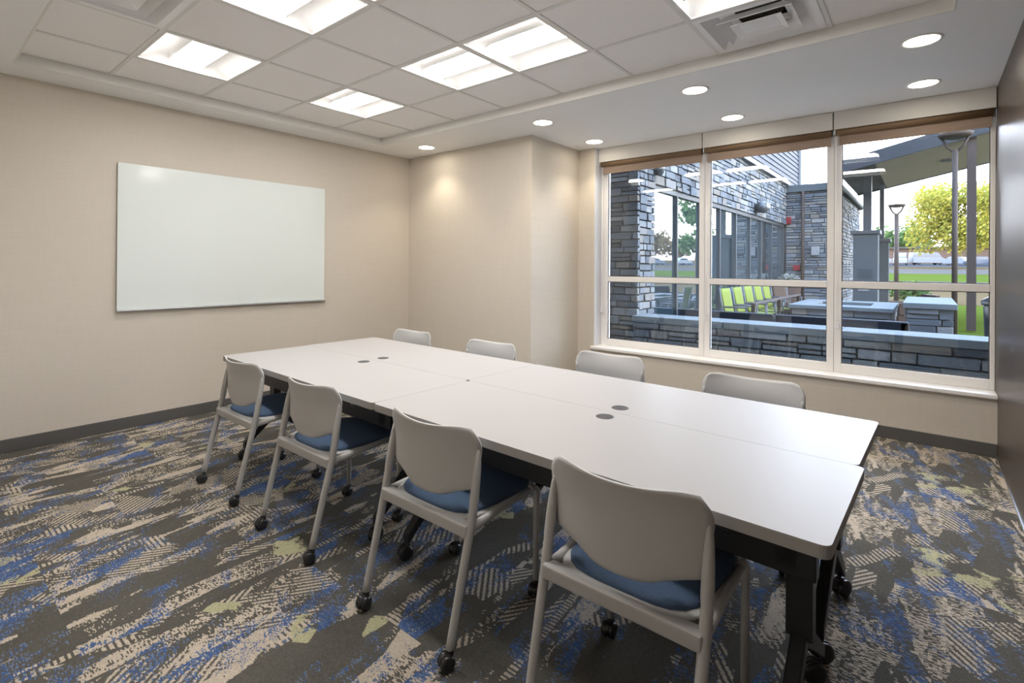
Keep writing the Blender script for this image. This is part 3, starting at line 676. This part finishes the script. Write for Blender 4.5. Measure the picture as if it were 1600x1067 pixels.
# planter with white flowers
def foliage(name, mat, parent, center, rad, n, size, seed, flat=1.0, core=0.0):
    r = random.Random(seed); vs = []; fs = []
    for k in range(n):
        d = Vector((r.gauss(0, 1), r.gauss(0, 1), r.gauss(0, 1))).normalized()*(core+(1-core)*r.random()**.45)
        p = Vector(center)+Vector((d.x*rad[0], d.y*rad[1], d.z*rad[2])); a = Vector((r.gauss(0, 1), r.gauss(0, 1), r.gauss(0, 1))).normalized(); c = a.orthogonal().normalized(); e = a.cross(c); s = size*r.uniform(.6, 1.3)
        o = len(vs); vs += [p-c*s, p+e*s*.55, p+c*s, p-e*s*.55]; fs.append((o, o+1, o+2, o+3))
    return part(name, MB().add(vs, fs), mat, parent, kind='stuff')
t = thing('flower_planter', 'dark planter full of white flowers by the glass doors', 'planter', (2.22, 14.55, 0))
part('pot', MB().lathe([(0, 0), (.20, 0), (.28, .82), (.25, .82), (.24, .75), (0, .75)], n=20), 'wicker_brown', t); foliage('leaves', 'leaf_green', t, (0, 0, .90), (.30, .30, .16), 260, .06, 3); foliage('flowers', 'petal_white', t, (0, 0, 1.02), (.26, .26, .14), 260, .05, 4)

# outdoor sofas (backs to us)
def sofa():
    t = thing('outdoor_sofa', 'x', 'sofa'); L = 1.5
    part('back', MB().box(-L/2, L/2, 0, .09, .06, .65), 'wicker_dark', t, .015); part('base', B(-L/2, L/2, .09, .72, .06, .30), 'wicker_dark', t, .015)
    for s in (-1, 1): part('armrest', MB().prism([(.0, .06), (.74, .06), (.74, .44), (.10, .64), (0, .64)], s*L/2-(.09 if s > 0 else 0), s*L/2+(.09 if s < 0 else 0), 'x'), 'wicker_dark', t, .012)
    for s in (-1, 1): part('seat_cushion', B(s*.33-.32, s*.33+.32, .12, .74, .30, .43), 'cushion_grey', t, .03, 3)
    for s in (-1, 1): part('back_cushion', MB().prism([(.095, .42), (.22, .42), (.19, .62), (.095, .62)], s*.33-.32, s*.33+.32, 'x'), 'cushion_grey', t, .02, 2)
    for sx in (-1, 1):
        for yy in (.05, .68): part('leg', B(sx*.68-.025, sx*.68+.025, yy-.025, yy+.025, 0, .06), 'wicker_dark', t)
    return t
sf = sofa(); spots = [(2.48, 8.0, 0, 'dark wicker outdoor sofa with grey cushions near the stone pier'), (4.02, 8.0, 0, 'dark wicker outdoor sofa with grey cushions in front of the fire table')]
for k, (x, y, rz, lb) in enumerate(spots):
    o = sf if k == 0 else copy_tree(sf); o.location = (x, y, 0); o.rotation_euler = (0, 0, rz); tag(o, lb, 'sofa', 'dark outdoor sofas on the patio')
# lounge chairs facing the fire table
def lounge():
    t = thing('lounge_chair', 'x', 'chair'); part('back', MB().prism([(0, .2), (.08, .2), (-.02, .74), (-.10, .74)], -.34, .34, 'x'), 'wicker_brown', t, .015); part('base', B(-.34, .34, 0, .66, .08, .32), 'wicker_brown', t, .015); part('seat_cushion', B(-.26, .26, .06, .66, .32, .42), 'cushion_grey', t, .025, 3)
    for s in (-1, 1): part('armrest', B(s*.34-.05, s*.34+.05, 0, .66, .30, .56), 'wicker_brown', t, .015)
    for sx in (-1, 1):
        for yy in (.05, .6): part('leg', B(sx*.3-.025, sx*.3+.025, yy-.025, yy+.025, 0, .08), 'wicker_brown', t)
    return t
lc = lounge(); lc.location = (4.95, 14.6, 0); lc.rotation_euler = (0, 0, PI*.62); tag(lc, 'brown wicker lounge chair at the right end of the fire table', 'chair')
# fire table
t = thing('fire_table', 'square stone fire table with pale slab top and dark opening', 'fire pit', (3.66, 12.3, 0))
part('core', B(-.74, .74, -1.0, 1.0, 0, .53), 'mortar', t)
stones(t, (-.78, -1.02, 0), (1, 0, 0), (0, -1, 0), 1.56, .53, 41, (.10, .18), (.25, .55), 60, .06)
stones(t, (.76, -1.02, 0), (0, 1, 0), (1, 0, 0), 2.04, .53, 42, (.10, .18), (.25, .55), 60, .06)
for a in ((-.83, .83, -1.10, -.50), (-.83, .83, .50, 1.10), (-.83, -.45, -.50, .50), (.45, .83, -.50, .50)): part('top_slab', B(*a, .53, .60), 'coping_stone', t, .006)
part('burner', B(-.45, .45, -.5, .5, .531, .545), 'roof_dark', t)
# lime chairs along a narrow dark table
def sling_chair(sling):
    t = thing('patio_chair', 'x', 'chair')
    part('sling_back', solidify(lambda u, v: (Vector((-.02-.10*v, -.20+.40*u, .46+.49*v)), Vector((.98, 0, .2))), 6, 6, .012), sling, t)
    part('sling_seat', B(-.01, .33, -.21, .21, .435, .450), sling, t, .004)
    for s in (-1, 1):
        part('leg', MB().tube([(-.14, s*.225, 0), (-.05, s*.225, .44), (-.13, s*.225, .96)], .013, 8), 'grey_steel', t)
        part('leg', MB().tube([(.33, s*.225, 0), (.31, s*.225, .44), (.31, s*.225, .64)], .013, 8), 'grey_steel', t)
        part('armrest', MB().tube([(-.06, s*.225, .64), (.33, s*.225, .645)], .015, 8), 'grey_steel', t)
    return t
order = ['first', 'second', 'third', 'fourth', 'fifth']
lime = sling_chair('lime_sling')
for k in range(5):
    o = lime if k == 0 else copy_tree(lime); o.location = (2.33, 9.25+.72*k, 0); o.rotation_euler = (0, 0, -.08); tag(o, 'lime green sling patio chair, %s from the left in its row' % order[k], 'chair', 'lime green patio chairs')
o = sling_chair('wicker_brown'); o.location = (2.36, 13.1, 0); o.rotation_euler = (0, 0, -.6); tag(o, 'dark brown sling patio chair at the right end of the lime row', 'chair')
t = thing('bar_table', 'long narrow dark table in front of the lime chairs', 'table', (2.745, 10.85, 0)); part('tabletop', B(-.05, .05, -1.95, 1.95, .71, .735), 'bronze_metal', t, .004)
for y in (-1.88, 0, 1.88): part('leg', B(-.03, .03, y-.03, y+.03, 0, .71), 'bronze_metal', t)

# stone planter wall at the right
t = thing('stone_planter', 'waist high stone block with broad pale cap beside the brown posts', 'planter', (4.68, 10.75, 0))
part('core', B(.04, .56, .05, 2.3, 0, .66), 'mortar', t); stones(t, (0, .04, 0), (1, 0, 0), (0, -1, 0), .60, .66, 51, (.08, .15), (.2, .45), 80, .07)
stones(t, (.02, 2.3, 0), (0, -1, 0), (-1, 0, 0), 2.25, .66, 52, (.08, .15), (.2, .5), 80, .07)
for k in range(3): part('coping', B(-.05, .64, -.05+.8*k+.003, -.05+.8*(k+1)-.003, .66, .75), 'coping_stone', t, .008)
# pillars with steel columns
def pillar(x0, x1, y, z, cx0, cx1, ztop, lb, win):
    t = thing('pillar', lb, 'pillar', ((x0+x1)/2, y, 0), group='grey rendered pillars under the canopy'); w = (x1-x0)/2
    part('shaft', B(-w, w, -w, w, 0, z-.10), 'stucco_grey', t, .01); part('cap', B(-w-.05, w+.05, -w-.05, w+.05, z-.10, z), 'grey_steel', t, .01)
    a, c = cx0-(x0+x1)/2, cx1-(x0+x1)/2; part('column', B(a, c, -(c-a)/2, (c-a)/2, z, ztop), 'grey_steel', t)
    if win: part('grille', B(-w*.6, w*.3, -w-.02, -w, .72, .92), 'white_plastic', t, .004); part('recess', B(-w*.5, w*.6, -w-.01, -w, 1.05, 1.3), 'storefront_frame', t)
pillar(3.44, 3.97, 16.3, 2.30, 3.64, 3.82, 3.72, 'broad grey pillar with white grille under the left canopy post', True)
pillar(3.86, 4.10, 18.2, 2.16, 3.88, 3.99, 3.72, 'narrow grey pillar behind the broad one, with a steel post', False)
# canopy roof, rising to the right
def cz(x): return 3.78+.22*(x-4.08)
t = thing('canopy', 'big sloping canopy roof with pale boarded underside', 'canopy', (0, 0, 0))
x0, x1, y0, y1 = 3.25, 9.5, 14.5, 19.2
part('roof_deck', MB().prism([(x0, cz(x0)+.03), (x1, cz(x1)+.03), (x1, cz(x1)+.30), (x0, cz(x0)+.24)], y0, y1, 'y'), 'roof_dark', t)
m = MB(); n = 24
for k in range(n):
    a = y0+.06+(y1-y0-.1)*k/n; c = a+(y1-y0-.1)/n-.02; m.prism([(x0+.75, cz(x0+.75)), (x1, cz(x1)), (x1, cz(x1)+.03), (x0+.75, cz(x0+.75)+.03)], a, c, 'y')
part('soffit_boards', m, 'canopy_board', t, kind='stuff')
part('fascia', MB().prism([(x0, cz(x0)-.02), (x1, cz(x1)-.02), (x1, cz(x1)+.36), (x0, cz(x0)+.28)], y0-.05, y0, 'y'), 'roof_dark', t)
part('rear_fascia', MB().prism([(x0, cz(x0)-.02), (x1, cz(x1)-.02), (x1, cz(x1)+.36), (x0, cz(x0)+.28)], y1, y1+.05, 'y'), 'roof_dark', t)
part('post', B(5.60, 5.75, 14.55, 14.70, 0, cz(5.6)), 'bronze_metal', t, label='dark brown post'); part('post', B(8.6, 8.75, 14.55, 14.70, 0, cz(8.6)), 'bronze_metal', t)
part('spotlight', B(5.2, 5.4, 16.5, 16.7, cz(5.2)-.05, cz(5.2)), 'grey_steel', t)
# street lamps
def lamp(x, y, z0, H, r, lb):
    t = thing('street_lamp', lb, 'lamp', (x, y, z0), group='brown post lamps outdoors'); m = MB().tube([(0, 0, 0), (0, 0, H-.30)], r, 12); part('pole', m, 'bronze_metal', t)
    for s in (-1, 1): part('arm', MB().tube([(0, 0, H-.36), (s*.12, 0, H-.24), (s*.21, 0, H-.05)], r*.45, 8), 'bronze_metal', t)
    part('shade', MB().lathe([(0, H+.05), (.26, H+.04), (.29, H+.02), (.24, H-.05), (.16, H-.07), (0, H-.07)], n=24), 'bronze_metal', t)
lamp(5.375, 13.6, 0, 4.02, .048, 'tall brown lamp post with forked top close to the right canopy post')
lamp(4.06, 24.0, 0, 3.68, .075, 'distant brown lamp post with flat round head left of the yellow tree')
lamp(16.5, 52.0, ground_z(52), 6.0, .09, 'slim lamp post on the verge, seen mirrored in the storefront glass')
# trash bin
t = thing('litter_bin', 'black litter bin at the right edge of the window view', 'bin', (5.78, 10.0, 0)); part('body', MB().lathe([(0, 0), (.19, 0), (.21, .78), (.20, .80)], n=24), 'black_plastic', t); part('lid', MB().lathe([(.23, .80), (.24, .86), (.12, .95), (0, .96)], n=24), 'black_plastic', t)
# shrub by the lamp
t = thing('shrub', 'low green shrub at the foot of the distant lamp post', 'shrub', (4.40, 25.5, 0)); foliage('leaves', 'leaf_green', t, (0, 0, .42), (.75, .6, .40), 800, .09, 9); part('stem', MB().tube([(0, 0, -.1), (0, 0, .6)], .05, 6), 'bark', t)

# trees
def tree(x, y, H, rad, mat, lb, seed, n=5200, leaf=.34, trunk=.16, group='trees beyond the patio'):
    r = random.Random(seed); z0 = ground_z(y)-.05; t = thing('tree', lb, 'tree', (x, y, z0), group=group)
    m = MB().tube([(0, 0, 0), (.1, 0, H*.25), (0, .1, H*.5), (.1, 0, H*.8)], [trunk, trunk*.85, trunk*.6, trunk*.2], 8)
    for k in range(7):
        a = r.uniform(0, 2*PI); m.tube([(.05, 0, H*(.28+.05*k)), (math.cos(a)*rad*.35, math.sin(a)*rad*.35, H*(.42+.05*k)), (math.cos(a)*rad*.7, math.sin(a)*rad*.7, H*(.52+.05*k))], [trunk*.4, trunk*.25, trunk*.08], 6)
    part('trunk', m, 'bark', t)
    vs = []; fs = []; blobs = [(Vector((r.uniform(-.6, .6)*rad, r.uniform(-.6, .6)*rad, H*r.uniform(.34, .86))), rad*r.uniform(.30, .5)) for _ in range(22)]
    for k in range(n):
        c, br = r.choice(blobs); d = Vector((r.gauss(0, 1), r.gauss(0, 1), r.gauss(0, .8))).normalized()*br*r.random()**.4; p = c+d
        a = Vector((r.gauss(0, 1), r.gauss(0, 1), r.gauss(0, 1))).normalized(); b_ = a.orthogonal().normalized(); e = a.cross(b_); s = leaf*r.uniform(.6, 1.3); o = len(vs); vs += [p-b_*s, p+e*s*.6, p+b_*s, p-e*s*.6]; fs.append((o, o+1, o+2, o+3))
    part('crown', MB().add(vs, fs), mat, t, kind='stuff')
tree(7.9, 92, 11.8, 5.6, 'leaf_yellow', 'large tree with bright yellow autumn leaves behind the lamp post', 3, 12000, .24, .28)
tree(16.2, 118, 13.5, 6.2, 'leaf_yellow', 'tall yellow green tree at the right edge of the window view', 4, 11000, .26, .28)
tree(0, 168, 9.0, 7.0, 'leaf_green', 'low dark green tree far behind the parked cars', 5, 3000, .5, .3)
tree(17, 172, 10.0, 8, 'leaf_gold', 'low rust coloured tree far behind the parked cars', 6, 3000, .5, .3)
for k in range(9): tree(24+11*k, 150+10*(k % 3), 7.5+1.2*((k*5) % 3), 5.6, 'leaf_gold', 'golden brown tree mirrored in the storefront, %s of the far line' % ['first','second','third','fourth','fifth','sixth','seventh','eighth','ninth'][k], 20+k, 1800, .5, .22, 'golden trees mirrored in the storefront')
tree(10.3, 33.0, 6.6, 1.3, 'leaf_green', 'slim young green tree on the lawn, mirrored in the storefront glass', 40, 1500, .16, .07)
tree(12.5, 62.0, 9.5, 2.6, 'leaf_green', 'leafy green tree on the verge, mirrored behind the storefront mullions', 41, 2200, .26, .12)
# far low building
t = thing('far_building', 'long low brick building far behind the parked vans', 'building', (2, 138, ground_z(138))); part('wall', B(-16, 14, 0, 8, -.5, 3.2), 'brick_far', t); part('roof', B(-16.5, 14.5, -.6, 8.6, 3.2, 3.6), 'pavement', t)

# parked vehicles
def vehicle(name, lb, x, y, rz, mat, prof, roof, glassz, L, W, group='vehicles in the parking lot'):
    t = thing(name, lb, 'van' if name == 'van' else 'car', (x, y, ground_z(y)), rz, group)
    part('body', MB().prism(prof, -W/2, W/2, 'y'), mat, t, .05); part('cabin', MB().prism(roof, -W/2+.10, W/2-.10, 'y'), mat, t, .06)
    m = MB().prism([(a*.97+.02, glassz[0] if b < glassz[1] else min(b-.10, glassz[1]+.0)) for a, b in roof], -W/2+.085, W/2-.085, 'y'); part('side_window', m, 'car_glass', t)
    for sx in (-L*.31, L*.31):
        for sy in (-1, 1):
            yy = sy*(W/2-.12); part('wheel', MB().add([(sx+p[0], p[1], p[2]+.34) for p in MB().lathe([(0, yy-.11), (.30, yy-.11), (.34, yy-.08), (.34, yy+.08), (.30, yy+.11), (0, yy+.11)], 0, 0, 16, 'y').v], MB().lathe([(0, yy-.11), (.30, yy-.11), (.34, yy-.08), (.34, yy+.08), (.30, yy+.11), (0, yy+.11)], 0, 0, 16, 'y').f, True), 'tyre_rubber', t)
    return t
CARP = [(-2.2, .3), (2.2, .3), (2.25, .65), (2.1, .85), (.9, 1.0), (-2.1, 1.0), (-2.25, .8)]; CARR = [(-1.9, .95), (1.1, .95), (.35, 1.48), (-1.3, 1.5)]
VANP = [(-2.6, .35), (2.6, .35), (2.62, 1.0), (2.1, 1.25), (-2.6, 1.25)]; VANR = [(-2.6, 1.2), (2.1, 1.2), (1.4, 2.25), (-2.55, 2.3)]
vehicle('van', 'white van parked facing the lawn, left of the yellow tree', 1.2, 118, -PI/2, 'car_white', VANP, VANR, (1.4, 1.9), 5.2, 2.0)
vehicle('van', 'white van seen side on, beside the dark parked cars', 5.0, 122, .4, 'car_white', VANP, VANR, (1.4, 1.9), 5.2, 2.0)
vehicle('car', 'silver car parked under the yellow tree beside the dark car', 9.4, 116, -.5, 'car_silver', CARP, CARR, (1.05, 1.4), 4.4, 1.8)
vehicle('car', 'dark car parked under the yellow tree left of the brown posts', 12.0, 113, .2, 'car_dark', CARP, CARR, (1.05, 1.4), 4.4, 1.8)
vehicle('car', 'silver car parked between the brown posts', 16.6, 108, .3, 'car_silver', CARP, CARR, (1.05, 1.4), 4.4, 1.8)
for k in range(5): vehicle('car', ['white','silver','dark'][k % 3]+' parked car mirrored in the storefront glass, '+['first','second','third','fourth','fifth'][k]+' of its row', 24+5.4*k, 108+2*(k % 2), PI/2+.1*k, ['car_white', 'car_silver', 'car_dark'][k % 3], CARP, CARR, (1.05, 1.4), 4.4, 1.8, 'parked cars mirrored in the storefront')
vehicle('van', 'white box van far left behind the distant lamp post', -2.8, 122, 0, 'car_white', VANP, VANR, (1.4, 1.9), 5.2, 2.0)
